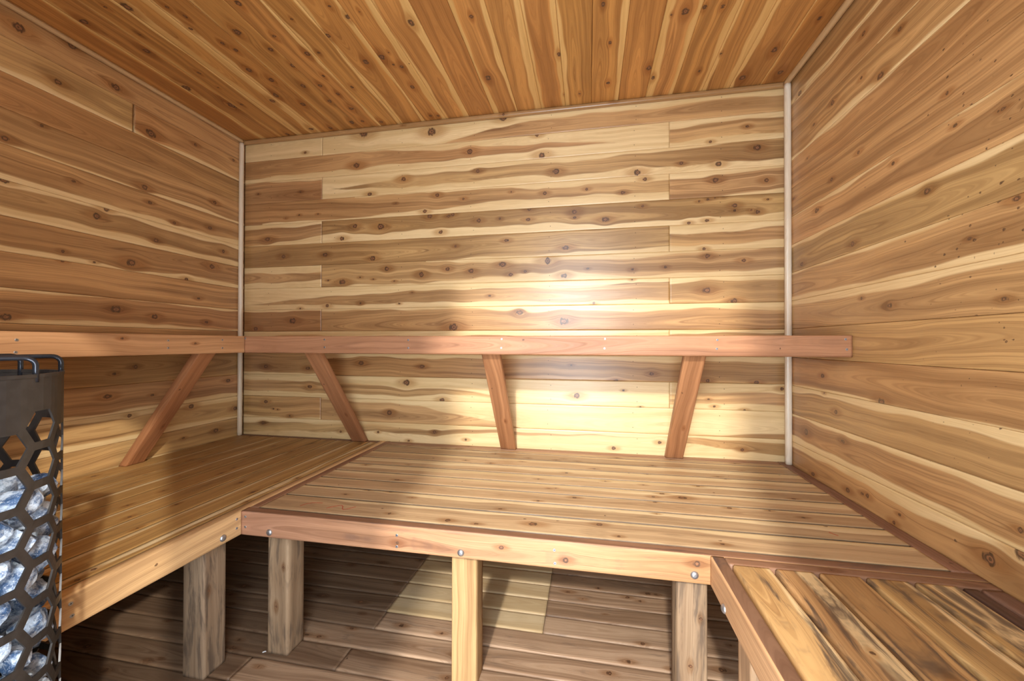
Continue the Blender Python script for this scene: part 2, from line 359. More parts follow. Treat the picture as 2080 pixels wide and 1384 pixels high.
structure(m.build('wall_back', [M_WALL, M_NAIL]))

# left wall
m = Lumber()
for k in range(len(ROWS) - 1):
    z1, z0 = ROWS[k], ROWS[k + 1]
    t0, t1, sT, sB, red = SC_L.get(k, (.5, .5, (0,), (.02,), .2))
    cuts = [YF, 0]
    if k == 1:
        cuts = [YF, -.688, 0]
    for si in range(len(cuts) - 1):
        y0, y1 = cuts[si], cuts[si + 1]
        L = y1 - y0 - (.009 if (k == 1 and si == 0) else .001)
        wd = dict(seed=201 + k * 3 + si, tone=t0, tone1=t1, sapT=tuple(v * .75 for v in sT), sapB=tuple(v * .75 for v in sB), red=red, knots=pick(KL, y0, y1, z0, z1))
        m.board((0, y0, z0 + .0005), Y, Z, L, z1 - z0 - .001, .02, wd, du=.008 if z1 > .5 else .02, da=.006, ch=.0014)
m.board((-.0205, YF - .1, -.02), Y, Z, -YF + .2, ZC + .06, .045, dict(seed=5, tint=(.1, .04, .02)), du=.5, da=.5)
structure(m.build('wall_left', [M_WALL]))

# right wall (with the flecked patch of splashes near the door side)
m = Lumber()
rs = np.random.RandomState(31)
FLK = [(rs.normal(-1.10, .10), rs.uniform(1.15, 2.1), rs.uniform(2.4, 4.6)) for _ in range(110)]
FLK += [(rs.uniform(-1.25, -.75), rs.uniform(.75, 1.4), rs.uniform(2.2, 3.4)) for _ in range(40)]
for k in range(len(ROWS) - 1):
    z1, z0 = ROWS[k], ROWS[k + 1]
    t0, t1, sT, sB, red = SC_R.get(k, (.5, .5, (0,), (.02,), .2))
    wd = dict(seed=301 + k, tone=t0, tone1=t1, sapT=tuple(v * .6 for v in sT), sapB=tuple(v * .6 for v in sB), red=red, knots=pick(KR + FLK, YF, 0, z0, z1, flip=True))
    if k in (3, 5, 11, 12, 13):
        wd['flat'] = True
    m.board((W, 0, z0 + .0005), nY, Z, -YF, z1 - z0 - .001, .02, wd, du=.006 if z1 > .5 else .02, da=.005, ch=.0014)
m.board((W + .0205, .1, -.02), nY, Z, -YF + .2, ZC + .06, .045, dict(seed=5, tint=(.1, .04, .02)), du=.5, da=.5)
structure(m.build('wall_right', [M_WALL]))

# front wall: framed round the open doorway behind the camera
m = Lumber()
DX0, DX1, DZ = 1.79, 2.61, 2.26
for k in range(len(ROWS) - 1):
    z1, z0 = ROWS[k], ROWS[k + 1]
    spans = [(0, W)] if z0 >= DZ - .002 else [(0, DX0), (DX1, W)]
    for si, (x0, x1) in enumerate(spans):
        wd = dict(seed=401 + k * 2 + si, tone=.35 + .25 * RS.rand(), sapT=(RS.uniform(0, .04),), sapB=(RS.uniform(0, .03),),
                  knots=scatter(RS, 5, x1 - x0, PITCH))
        m.board((x1, YF, z0 + .0005), nX, Z, x1 - x0, z1 - z0 - .001, .02, wd, du=.04, da=.02)
for (x0, x1, z0, z1) in ((-.1, DX0, -.02, ZC + .04), (DX1, W + .1, -.02, ZC + .04), (DX0, DX1, 2.29, ZC + .04)):
    m.board((x1, YF - .02, z0), nX, Z, x1 - x0, z1 - z0, .07, dict(seed=6), du=.5, da=.5)
structure(m.build('wall_front', [M_WALL]))

# ceiling
m = Lumber()
CX = [0, .02, .167, .300, .446, .591, .749, .892, 1.045, 1.182, 1.346, 1.483, 1.633, 1.789, 1.938, 2.081, 2.224, 2.373, 2.526, 2.674, 2.822, 2.974, 3.114, 3.268, W]
CT = [.5, .62, .60, .60, .45, .55, .55, .52, .46, .55, .55, .48, .60, .42, .52, .56, .45, .52, .50, .40, .50, .52, .55, .56]
CA = [0, 0, .03, .02, .05, .03, .02, 0, .01, .02, 0, .02, .0, .03, .0, .02, .03, 0, 0, .05, .0, .02, .03, .01, .0]
CB = [0, .02, .0, .02, .06, .0, 0, .015, .02, .03, .04, .05, .0, .03, .05, .03, .0, .04, .0, .04, .03, .05, .0, .0]
for i in range(len(CX) - 1):
    x0, x1 = CX[i], CX[i + 1]
    kn = [(y - YF, x - x0, r) for (x, y, r) in KC if x0 <= x < x1] + [(RS.uniform(0, 1.1), RS.uniform(.02, .12), RS.uniform(5, 12)) for _ in range(5 if x0 < 1.3 else 2)]
    wd = dict(seed=501 + i, tint=heart(CT[i], RS) * np.array((1.08, .90, .62)), sapT=(CB[i] * RS.uniform(.4, .9), CB[i] * .7), sapB=(CA[i] * RS.uniform(.4, .9), CA[i] * .7), knots=kn)
    m.board((x0 + .0006, YF, ZC), Y, X, -YF, x1 - x0 - .0012, .02, wd, du=.01, da=.007, ch=.0018)
m.board((-.1, YF - .1, ZC + .0205), Y, X, -YF + .2, W + .2, .04, dict(seed=5, tint=(.1, .04, .02)), du=.5, da=.5)
structure(m.build('ceiling', [M_CEIL]))

# floor boards
m = Lumber()
ys = [0, -.1, -.209, -.317, -.424, -.532, -.640, -.748, -.857, -.966, -1.075, -1.183, -1.291, -1.399, -1.507, -1.615, -1.723, -1.831, -1.939, -2.047, -2.155, -2.263, -2.371, YF]
for i in range(len(ys) - 1):
    y1, y0 = ys[i], ys[i + 1]
    if 2 < i < 7 or i == 2:
        segs = [(0, 1.487), (1.487, 2.176), (2.176, W)]
    elif i < 2:
        segs = [(0, 2.176), (2.176, W)]
    else:
        xc = 1.46 + .03 * (i % 3) if i % 2 else 1.10 + .02 * (i % 3)
        segs = [(0, xc), (xc, W)]
    for si, (x0, x1) in enumerate(segs):
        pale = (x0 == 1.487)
        base = (.52, .37, .205) if pale else np.array((.19, .120, .072) if x0 < 1.0 else (.37, .245, .152)) * RS.uniform(.85, 1.15)  # left tint darker, right lighter: bench shade and lit area put into the colour
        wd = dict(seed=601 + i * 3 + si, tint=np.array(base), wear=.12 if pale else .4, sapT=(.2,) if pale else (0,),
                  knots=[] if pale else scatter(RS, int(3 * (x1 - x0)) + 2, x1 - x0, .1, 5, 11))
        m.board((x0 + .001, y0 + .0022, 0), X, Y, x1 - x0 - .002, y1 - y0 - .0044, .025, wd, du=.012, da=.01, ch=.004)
m.board((-.1, YF - .1, -.0255), X, Y, W + .2, -YF + .2, .04, dict(seed=5, tint=(.06, .035, .02)), du=.5, da=.5)
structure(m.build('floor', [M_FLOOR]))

# trims
def trim(name, boards, mat=M_TRIM):
    q = Lumber()
    for (O, U, A, L, w, t, wd, ch) in boards:
        q.board(O, U, A, L, w, t, wd, du=.02, da=.006, ch=ch)
    return structure(q.build(name, mat))


TP = dict(sapT=(.2,), seed=71)
trim('trim_1', [((.001, -.028, ZB + .001), Z, X, ZC - ZB - .03, .027, .027, dict(TP, seed=70, knots=[(.9, .012, 7), (1.55, .01, 6)]), .007)])
trim('trim_2', [((W - .031, -.030, ZB + .001), Z, X, ZC - ZB - .03, .030, .028, dict(TP, seed=72, knots=[(1.27, .02, 9)]), .007)])
TW = dict(tint=np.array((.44, .255, .105)))
trim('trim_3', [((.001, -.027, ZC - .027), X, Z, W - .002, .026, .026, dict(TW, seed=73, knots=[(1.85, .012, 8), (2.5, .014, 8), (1.2, .01, 6)]), .006)])
trim('trim_4', [((W - .030, -.029, ZC - .0305), nY, Z, -YF - .03, .030, .029, dict(tint=np.array((.60, .40, .20)), seed=75, knots=[(.62, .012, 9)]), .009)])
trim('trim_5', [((.022, YF + .001, ZC - .023), Y, Z, -YF - .03, .022, .020, dict(tint=np.array((.55, .36, .18)), seed=77), .005)])

# ------------------------------------------------------------------ fastener meshes
def fast_mesh(name, rings, mats, star=None, k=20):
    """Lathe about +Z; rings = [(radius, height, material)]."""
    vs, fs, mi = [], [], []
    for (r, h, _) in rings:
        for i in range(k):
            vs.append((r * math.cos(2 * PI * i / k), r * math.sin(2 * PI * i / k), h))
    for j in range(len(rings) - 1):
        for i in range(k):
            i2 = (i + 1) % k
            fs.append((j * k + i, j * k + i2, (j + 1) * k + i2, (j + 1) * k + i)); mi.append(0)
    fs.append(tuple((len(rings) - 1) * k + i for i in range(k))); mi.append(0)
    if star:
        n0 = len(vs); h = star[2]
        for i in range(12):
            r = star[0] if i % 3 else star[1]
            an = 2 * PI * i / 12
            vs.append((r * math.cos(an), r * math.sin(an), h))
        fs.append(tuple(range(n0, n0 + 12))); mi.append(1)
    me = bpy.data.meshes.new(name); me.from_pydata(vs, [], fs)
    for q in mats:
        me.materials.append(q)
    me.polygons.foreach_set('material_index', mi)
    me.polygons.foreach_set('use_smooth', [len(f) == 4 for f in fs]); me.update()
    return me


ME_BOLT = fast_mesh('bolt', [(.0120, 0, 0), (.0117, .0015, 0), (.0100, .0040, 0), (.0072, .0060, 0), (.0035, .0072, 0)], [M_ZINC])
ME_SCREW = fast_mesh('screw', [(.0050, .0, 0), (.0048, .0007, 0), (.0040, .0009, 0)], [M_ZINC, M_RECESS], star=(.0013, .0026, .00105), k=16)


def fasten(me, pts, nrm, parent, name):
    for p in pts:
        o = bpy.data.objects.new(name, me); COL.objects.link(o)
        o.parent = parent
        o.location = Vector(p) - parent.parent.location
        o.rotation_euler = Vector(nrm).to_track_quat('Z', 'Y').to_euler()


def beam(name, parent, mat, O, U, A, L, w, t, wd, **k):
    q = Lumber(); q.board(O, U, A, L, w, t, wd, **k)
    return q.build(name, mat, parent)


RED = np.array((.43, .205, .095)); FIR = np.array((.60, .37, .20)); BRN = np.array((.22, .115, .065)); ROSE = np.array((.43, .225, .135))
RT = .038; RH = .089

# ------------------------------------------------------------------ back bench
BB = thing('sauna_bench', (2.24, -.55, 0), 'wide lower cedar bench along the back wall on three square posts', 'bench')
BRL = beam('front_rail', BB, M_RAIL, (AX, BY, ZB - RH), X, Z, W - AX - .002, RH, RT,
     dict(seed=811, tint=ROSE * np.array((.95, .92, .9)), tone1=.62, sapT=(0,), wear=.35, knots=[(.63, .03, 9), (1.0, .05, 7), (1.21, .03, 8), (1.6, .06, 9)], flat=True, sapB=(0,)), du=.008, da=.006, ch=.003)  # rail tint lightens to the right: fall of light put into the colour
q = Lumber(); q.board((AX + .035, BY + RT + .001, ZB), Y, nX, -BY - RT - .003, .034, RH, dict(seed=816, tint=BRN * 1.35, wear=.6), du=.012, da=.008, ch=.003)
q.build('end_rail', M_RAIL, BB)
q = Lumber(); q.board((AX + .001, BY + .002, ZB + .0002), X, Y, W - AX - .004, .0345, .004, dict(seed=814, tint=BRN * 1.35, wear=.75), du=.01, da=.006, ch=.001)
q.build('rail_cap', M_RAIL, BB)['label'] = 'dark weathered top edge of the rail'
q = Lumber(); q.board((AX + .037, -.053, ZB), X, Y, W - AX - .093, .051, RH, dict(seed=818, tint=np.array((.40, .225, .13)), wear=.25, knots=scatter(RS, 5, 2.2, .05, 4, 7)), du=.012, da=.008, ch=.003)
q.build('wall_strip', M_RAIL, BB)
q = Lumber(); q.board((W - .002, BY + RT + .001, ZB), Y, nX, -BY - RT - .003, .052, RH, dict(seed=819, tint=np.array((.30, .155, .095)), wear=.3, knots=[(.05, .02, 5)]), du=.012, da=.008, ch=.003)
q.build('wall_strip', M_RAIL, BB)
q = Lumber()
BYS = [-.056, -.112, -.226, -.345, -.463, -.578, -.689, -.798, -.912, -1.052]
BT = [.35, .40, .25, .22, .18, .22, .30, .22, .26]
for i in range(len(BYS) - 1):
    y1, y0 = BYS[i], BYS[i + 1]
    kn = scatter(RS, 8, 2.2, y1 - y0, 4, 9)
    if i == 8:
        kn += [(1.05, .06, 14), (.75, .03, 10), (1.28, .1, 10)]
    if i == 5:
        kn += [(1.62, .05, 15)]
    sp = [(.0,), (.02, .05), (.05, .12), (.12, .1), (.12, .05), (.04, .1), (.02, .03), (.05, .12, .08), (.03, .12, .06)][i]
    q.board((AX + .038, y0 + .0045, ZB), X, Y, W - AX - .093, y1 - y0 - .009, .036,
            dict(seed=831 + i, tint=np.array((.56, .388, .215)) * RS.uniform(.86, 1.08), edge=.22, sapT=(sp[0] * .5, sp[-1] * .5), sapB=(0,), wear=.22 if i < 7 else .45, knots=kn, flat=i % 2 == 0), du=.008, da=.007, ch=.0025)
deckB = q.build('deck', M_DECK, BB)
for (x, sd, wr) in ((1.159, 851, .75), (1.893, 852, .1), (2.629, 853, .8)):
    pale = sd == 852
    q = Lumber(); q.board((x + .089, BY + RT + .0005, 0.001), Z, nX, ZB - .039, .089, .089,
                          dict(seed=sd, tint=np.array((.46, .29, .13)) if pale else np.array((.33, .225, .135)), wear=wr, flat=False,
                               knots=[] if pale else [(.18, .05, 7), (.33, .02, 6)]), du=.01, da=.008, ch=.004)
    q.build('leg', M_POST, BB)
fasten(ME_BOLT, [(1.201, BY, .478), (1.939, BY, .477), (2.671, BY, .484)], nY, BRL, 'bolt')
fasten(ME_SCREW, [(1.097, BY, .527), (1.097, BY, .489), (1.708, BY, .514), (1.708, BY, .475), (2.253, BY, .475), (2.251, BY, .517)], nY, BRL, 'screw')

# red crayon squiggles left on the deck
def crayon(name, pts, parent, wdt=.0032):
    vs, fs = [], []
    P = [Vector((*p, 0)) for p in pts]
    n = len(P)
    for i, p in enumerate(P):
        t = (P[min(i + 1, n - 1)] - P[max(i - 1, 0)]).normalized(); s = Vector((-t.y, t.x, 0)) * wdt * .5
        for h in (.0, .0005):
            for sg in (-1, 1):
                v = p + sg * s; vs.append((v.x, v.y, ZB + .0002 + h))
    for i in range(n - 1):
        a, b = i * 4, (i + 1) * 4
        fs += [(a + 2, a + 3, b + 3, b + 2), (a, b, b + 1, a + 1), (a, a + 2, b + 2, b), (a + 1, b + 1, b + 3, a + 3)]
    fs += [(0, 1, 3, 2), (n * 4 - 4, n * 4 - 2, n * 4 - 1, n * 4 - 3)]
    org = parent.parent.location
    me = bpy.data.meshes.new(name); me.from_pydata([(x - org.x, y - org.y, z - org.z) for x, y, z in vs], [], fs)
    me.materials.append(M_CRAYON)
    o = bpy.data.objects.new(name, me); COL.objects.link(o); o.parent = parent; o['label'] = 'red crayon squiggle'
    return o


M_CRAYON = plain('red_crayon', (.45, .07, .03), .6)
SQ1 = [(1.262, -1.008), (1.272, -.985), (1.288, -.973), (1.308, -.969), (1.330, -.968)]
SQ2 = [(1.375, -1.008), (1.392, -.990), (1.405, -.978), (1.418, -.974), (1.428, -.982), (1.436, -.998), (1.446, -1.008), (1.458, -1.000), (1.470, -.985), (1.478, -.975)]
crayon('crayon_mark', SQ1, deckB); crayon('crayon_mark', SQ2, deckB)
crayon('crayon_mark', [(3.150, -.858), (3.157, -.869), (3.166, -.880)], deckB)

# ------------------------------------------------------------------ left bench
LBE = -1.66
LB = thing('sauna_bench', (.54, -.85, 0), 'lower cedar bench along the left wall, behind the stone heater', 'bench')
LRL = beam('front_rail', LB, M_RAIL, (AX, LBE, ZB - RH), Y, Z, -LBE - .002, RH, RT,
     dict(seed=871, tint=np.array((.62, .395, .19)), sapT=(0,), wear=.12, knots=[(.75, .03, 4), (.27, .05, 5)], flat=False), du=.008, da=.006, ch=.003)
q = Lumber(); q.board((.003, LBE, ZB - RH), X, Z, AX - RT - .005, RH, RT, dict(seed=873, tint=FIR), du=.02, da=.01, ch=.003)
q.build('end_rail', M_RAIL, LB)
q = Lumber(); q.board((.003, -.042, ZB), X, Y, AX - RT - .005, .040, RH, dict(seed=874, tint=BRN, wear=.3), du=.012, da=.008, ch=.003)
q.build('wall_strip', M_RAIL, LB)
q = Lumber()
LX = [.004, .135, .278, .402, .517, .640, .754, .870, .987, 1.0385]
LT = [.50, .52, .55, .45, .58, .50, .45, .42, .30]
for i in range(len(LX) - 1):
    x0, x1 = LX[i], LX[i + 1]
    L = -LBE - RT - .046
    sp = [(.0,), (.02, .03), (.03, 0), (.05, .02), (.0,), (.03, .05), (.02,), (.05, .03), (.06,)][i]
    q.board((x1 - .003, LBE + RT + .001, ZB), Y, nX, L, x1 - x0 - .006, .036,
            dict(seed=881 + i, tint=heart(LT[i]) * np.array((.90, .90, .76)), edge=.3, sapT=(sp[0] * .4,), sapB=(0,), wear=.55, knots=scatter(RS, 5, L, x1 - x0, 4, 9)), du=.008, da=.007, ch=.003)
q.build('deck', M_DECK, LB)
q = Lumber(); q.board((AX - RT - .0005, -1.204 + .089, 0.001), Z, nY, ZB - .039, .089, .089,
                      dict(seed=899, tint=np.array((.31, .215, .135)), wear=.85, flat=False, knots=[(.3, .07, 6)]), du=.01, da=.008, ch=.004)
q.build('leg', M_POST, LB)
fasten(ME_BOLT, [(AX, -1.167, .481)], X, LRL, 'bolt')
fasten(ME_SCREW, [(AX, -1.110, .524), (AX, -1.110, .490), (AX, -1.593, .520), (AX, -1.590, .488)], X, LRL, 'screw')

# ------------------------------------------------------------------ right bench
RB = thing('sauna_bench', (3.06, -1.77, 0), 'lower cedar bench along the right wall with five widely gapped boards', 'bench')
RL = 2.44 + BY
RRL = beam('front_rail', RB, M_RAIL, (RX, BY - .001, ZB - RH), nY, Z, RL, RH, RT,
     dict(seed=911, tint=np.array((.60, .35, .175)), wear=.3, knots=[(.35, .03, 4)], flat=False), du=.008, da=.006, ch=.003)
q = Lumber(); q.board((RX + RT + .001, BY - RT, ZB), X, Y, W - RX - RT - .004, RT - .001, RH, dict(seed=912, tint=BRN * 1.25, wear=.6, knots=[(.27, .02, 7)]), du=.01, da=.007, ch=.003)
q.build('end_rail', M_RAIL, RB)
# dark worn top board of the rail
q = Lumber(); q.board((RX + .003, BY - .002, ZB + .0002), nY, X, RL - .002, .034, .004, dict(seed=913, tint=BRN * .85, wear=.9), du=.01, da=.006, ch=.001)
q.build('rail_cap', M_RAIL, RB)['label'] = 'dark weathered top edge of the rail'
q = Lumber()
WX = [2.757, 2.867, 2.976, 3.089, 3.201, 3.310]
WTn = [.34, .36, .30, .36, .30]
for i in range(5):
    x0, x1 = WX[i], WX[i + 1]
    L = RL - RT - .003
    w = x1 - x0 - .012
    kn = [[(.42, .04, 6), (.9, .05, 8)], [(.30, .055, 6), (.7, .03, 7)], [(.36, .05, 9), (1.0, .03, 7)], [(.2, .03, 4), (.8, .05, 8)], [(.3, .05, 5)]][i]
    sp = [(.02, .03), (.05, .04), (.0, .03), (.02, .03), (.07, .05)][i]
    q.board((x1 - .006, BY - RT - .0025 - L, ZB), Y, nX, L, w, .036,
            dict(seed=921 + i, tone=WTn[i], sapT=(0, .0), sapB=sp[::-1], wear=.9, knots=[(L - a, w - b, c) for a, b, c in kn], flat=True), du=.007, da=.006, ch=.004)
q.build('deck', M_WORN, RB)
q = Lumber(); q.board((3.346, BY - RT - .003 - (RL - RT - .003), ZB - .002), Y, nX, RL - RT - .004, .033, .036, dict(seed=927, tint=np.array((.115, .062, .045)), wear=.4), du=.012, da=.008, ch=.003)
q.build('wall_strip', M_RAIL, RB)['label'] = 'dark brown strip'
q = Lumber(); q.board((W - .003, BY - RT - .003 - (RL - RT - .003), ZB), Y, nX, RL - RT - .004, .050, RH, dict(seed=928, tint=np.array((.27, .15, .10)), wear=.3), du=.012, da=.008, ch=.003)
q.build('wall_strip', M_RAIL, RB)
for y in (-1.288, -2.36):
    q = Lumber(); q.board((RX + RT + .0005, y, 0.001), Z, Y, ZB - .039, .089, .089, dict(seed=int(930 - y * 10), tint=np.array((.50, .32, .18)), wear=.15, flat=False), du=.012, da=.008, ch=.004)
    q.build('leg', M_POST, RB)
fasten(ME_BOLT, [(RX, -1.215, .469), (RX, -2.315, .469)], nX, RRL, 'bolt')

# ------------------------------------------------------------------ upper benches
def brace(parent, x, y, along, seed, tint):
    """Slanted strut from the foot of the wall out to the back of the front rail. along='back' or 'left'."""
    uy, uz = .611, .792
    if along == 'back':
        U = (0, -uy, uz); A = nX; O = (x + .089, -.051, ZB + .001)
    else:
        U = (uy, 0, uz); A = nY; O = (.051, y + .089, ZB + .001)
    Ln = (D - RT - .0515) / uy
    q = Lumber()
    B = np.cross(np.array(U, float), np.array(A, float))
    # A must keep B pointing to the room and downwards
    if B[2] > 0:
        A = tuple(-v for v in A); O = (O[0] + A[0] * -.089, O[1] + A[1] * -.089, O[2])
    q.board(O, U, A, Ln, .089, RT, dict(seed=seed, tint=tint, flat=False, knots=[(.25, .03, 6), (.5, .07, 5)]), du=.008, da=.006, ch=.003, s0=uy / uz, s1=-uz / uy)
    return q.build('brace', M_RAIL, parent)


UB = thing('upper_bench', (1.97, -.27, ZB), 'upper bench shelf along the back wall on three slanted braces', 'bench')
UBR = beam('front_rail', UB, M_RAIL, (D + .001, -D, ZS - RH), X, Z, W - D - .003, RH, RT,
     dict(seed=951, tint=RED * np.array((1.0, 1.02, 1.1)), wear=.15, knots=[(1.36, .075, 4), (1.52, .07, 5), (2.6, .035, 4), (.12, .035, 4)], flat=True), du=.008, da=.006, ch=.003)
q = Lumber()
UY = [-.002, -.127, -.252, -.376, -.4985]
for i in range(4):
    q.board((.004, UY[i + 1] + .003, ZS), X, Y, W - .008, UY[i] - UY[i + 1] - .006, .018, dict(seed=961 + i, tone=.35, sapT=(.03,), wear=.2, knots=scatter(RS, 7, 3.3, .12, 4, 9)), du=.03, da=.012, ch=.003)
q.build('deck', M_DECK, UB)
for x, sd in ((.868, 971), (1.846, 972), (2.778, 973)):
    brace(UB, x, 0, 'back', sd, RED * np.array((.86, .82, .78)) if sd == 971 else RED * np.array((.98, .98, .95)))
fasten(ME_SCREW, [(.545, -D, 1.202), (1.021, -D, 1.196), (1.022, -D, 1.156), (1.484, -D, 1.194), (1.484, -D, 1.155), (1.956, -D, 1.199), (1.954, -D, 1.157),
                  (2.431, -D, 1.200), (2.429, -D, 1.157), (2.899, -D, 1.195), (2.897, -D, 1.157), (3.380, -D, 1.198), (3.384, -D, 1.157)], nY, UBR, 'screw')

UL = thing('upper_bench', (.27, -1.08, ZB), 'upper bench shelf along the left wall on one slanted brace', 'bench')
ULR = beam('front_rail', UL, M_RAIL, (D, LBE, ZS - RH), Y, Z, -D - LBE + RT + .0, RH, RT,
     dict(seed=953, tint=np.array((.50, .27, .125)), wear=.1, knots=[(.55, .07, 6), (.85, .05, 6)], flat=False), du=.008, da=.006, ch=.003)
q = Lumber()
UXs = [.004, .127, .252, .376, .4985]
for i in range(4):
    q.board((UXs[i + 1] - .003, LBE + .002, ZS), Y, nX, -LBE - .508, UXs[i + 1] - UXs[i] - .006, .018, dict(seed=981 + i, tone=.4, sapT=(.03,), wear=.2, knots=scatter(RS, 4, 1.1, .12, 4, 9)), du=.03, da=.012, ch=.003)
q.build('deck', M_DECK, UL)
brace(UL, 0, -.752, 'left', 991, RED * np.array((.98, .92, .85)))
fasten(ME_SCREW, [(D, -1.408, 1.186), (D, -1.410, 1.146), (D, -.933, 1.188), (D, -.933, 1.155), (D, -.668, 1.193), (D, -.668, 1.152)], X, ULR, 'screw')

# ------------------------------------------------------------------ heater
HX, HY, HR, HZ, NP, HP, PH, Z2 = 1.246, -1.909, .170, 1.120, 18, .0685, .1405, 1.0294
HT = thing('sauna_heater', (HX, HY, 0), 'tall black round sauna heater with hexagon perforated cage of stones', 'heater')


def mesh_obj(name, vs, fs, mat, parent, smooth=False, mods=()):
    me = bpy.data.meshes.new(name); me.from_pydata(vs, [], fs); me.materials.append(mat)
    if smooth:
        me.polygons.foreach_set('use_smooth', [True] * len(me.polygons))
    me.update()
    o = bpy.data.objects.new(name, me); COL.objects.link(o)
    if parent:
        o.parent = parent
    return o


def cage():
    side = 2 * PI * HR / NP / 1.5
    hp = side * math.sqrt(3)            # pitch that closes round the drum
    vs, fs, key = [], [], {}

    def V(s, z):
        s = s % (2 * PI * HR)
        kk = (round(s * 1e4) % round(2 * PI * HR * 1e4), round(z * 1e4))
        if kk not in key:
            th = PH + s / HR
            key[kk] = len(vs); vs.append((HR * math.cos(th), HR * math.sin(th), z))
        return key[kk]

    rows = 13
    sub = 2
    for c in range(NP):
        cs = c * 1.5 * side
        off = 0 if c % 2 == 1 else -hp / 2
        ztop = Z2 + off
        hexp = [(side * math.cos(PI / 3 * i), side * math.sin(PI / 3 * i)) for i in range(6)]
        for r in range(rows):
            zc = ztop - r * hp
            for i in range(6):
                p, q = hexp[i], hexp[(i + 1) % 6]
                for s in range(sub):
                    t0, t1 = s / sub, (s + 1) / sub
                    o0 = (p[0] + (q[0] - p[0]) * t0, p[1] + (q[1] - p[1]) * t0); o1 = (p[0] + (q[0] - p[0]) * t1, p[1] + (q[1] - p[1]) * t1)
                    k = .80
                    fs.append((V(cs + o0[0], zc + o0[1]), V(cs + o1[0], zc + o1[1]), V(cs + o1[0] * k, zc + o1[1] * k), V(cs + o0[0] * k, zc + o0[1] * k)))
        # solid band above the top cell, and below the bottom cell
        for (zc, sg, zend) in ((ztop, 1, HZ), (ztop - (rows - 1) * hp, -1, .05)):
            path = []
            seq = [2, 1] if sg > 0 else [4, 5]
            full = ([3, 2, 1, 0] if sg > 0 else [3, 4, 5, 0]) if off == 0 and sg > 0 or off < 0 and sg < 0 else seq
            for a, b in zip(full[:-1], full[1:]):
                for s in range(sub):
                    t = s / sub
                    path.append((hexp[a][0] * (1 - t) + hexp[b][0] * t, hexp[a][1] * (1 - t) + hexp[b][1] * t))
            path.append(hexp[full[-1]])
            for a, b in zip(path[:-1], path[1:]):
                f = (V(cs + a[0], zc + a[1]), V(cs + b[0], zc + b[1]), V(cs + b[0], zend), V(cs + a[0], zend))
                fs.append(f if sg < 0 else f[::-1])
    o = mesh_obj('cage', vs, fs, M_BLACK, HT)
    import bmesh
    bm = bmesh.new(); bm.from_mesh(o.data); bmesh.ops.recalc_face_normals(bm, faces=bm.faces); bm.to_mesh(o.data); bm.free()
    md = o.modifiers.new('thickness', 'SOLIDIFY'); md.thickness = .003; md.offset = -1
    return o


cage()


def lathe(name, prof, mat, parent, k=48, loc=(0, 0, 0), close=False):
    vs = [(r * math.cos(2 * PI * i / k), r * math.sin(2 * PI * i / k), z) for (r, z) in prof for i in range(k)]
    fs = []
    n = len(prof)
    for j in range(n if close else n - 1):
        j2 = (j + 1) % n
        for i in range(k):
            i2 = (i + 1) % k
            fs.append((j * k + i, j * k + i2, j2 * k + i2, j2 * k + i))
    o = mesh_obj(name, vs, fs, mat, parent, smooth=False)
    o.location = loc
    return o


lathe('rim', [(HR + .0012, HZ - .004), (HR + .0012, HZ + .002), (HR - .0045, HZ + .002), (HR - .0045, HZ - .004)], M_BLACK, HT, 64, close=True)
lathe('grate', [(.02, .425), (HR - .006, .425), (HR - .006, .431), (.02, .431)], M_BLACK, HT, 48, close=True)
lathe('core', [(.0, .06), (.048, .06), (.048, .80), (.044, .806), (.0, .806)], M_BLACK, HT, 32)
lathe('base', [(.0, .0005), (.150, .0005), (.150, .030), (HR - .005, .034), (HR - .005, .052), (.0, .052)], M_BLACK, HT, 48)


def tube(name, pts, r, mat, parent, k=10):
    vs, fs = [], []
    P = [Vector(p) for p in pts]; n = len(P); up = Vector((.31, .27, .91))
    for i, p in enumerate(P):
        t = (P[min(i + 1, n - 1)] - P[max(i - 1, 0)]).normalized()
        a = t.cross(Vector((.6, -.75, .1))).normalized(); b = t.cross(a)
        for j in range(k):
            an = 2 * PI * j / k
            vs.append(tuple(p + r * (math.cos(an) * a + math.sin(an) * b)))
    for i in range(n - 1):
        for j in range(k):
            j2 = (j + 1) % k
            fs.append((i * k + j, i * k + j2, (i + 1) * k + j2, (i + 1) * k + j))
    fs += [tuple(range(k))[::-1], tuple((n - 1) * k + j for j in range(k))]
    return mesh_obj(name, vs, fs, mat, parent, smooth=True)


vd = Vector((HX - 2.357, HY + 2.375, 0)).normalized()      # heater's own front-to-back axis
rt = Vector((vd.y, -vd.x, 0))
for off in (-.115, .0, .11):
    hw = math.sqrt((HR - .0025) ** 2 - off ** 2)
    pts = []
    c0 = vd * off
    ht = .031; rr = .014
    for sgn in (-1, 1):
        seg = []
        seg.append(c0 + rt * sgn * hw + Vector((0, 0, HZ - .012)))
        seg.append(c0 + rt * sgn * hw + Vector((0, 0, HZ + ht - rr)))
        for i in range(1, 7):
            an = i / 6 * PI / 2
            seg.append(c0 + rt * sgn * (hw - rr + rr * math.cos(an)) + Vector((0, 0, HZ + ht - rr + rr * math.sin(an))))
        pts = pts + (seg if sgn < 0 else seg[::-1])
    tube('guard_rod', pts, .0042, M_ROD, HT)

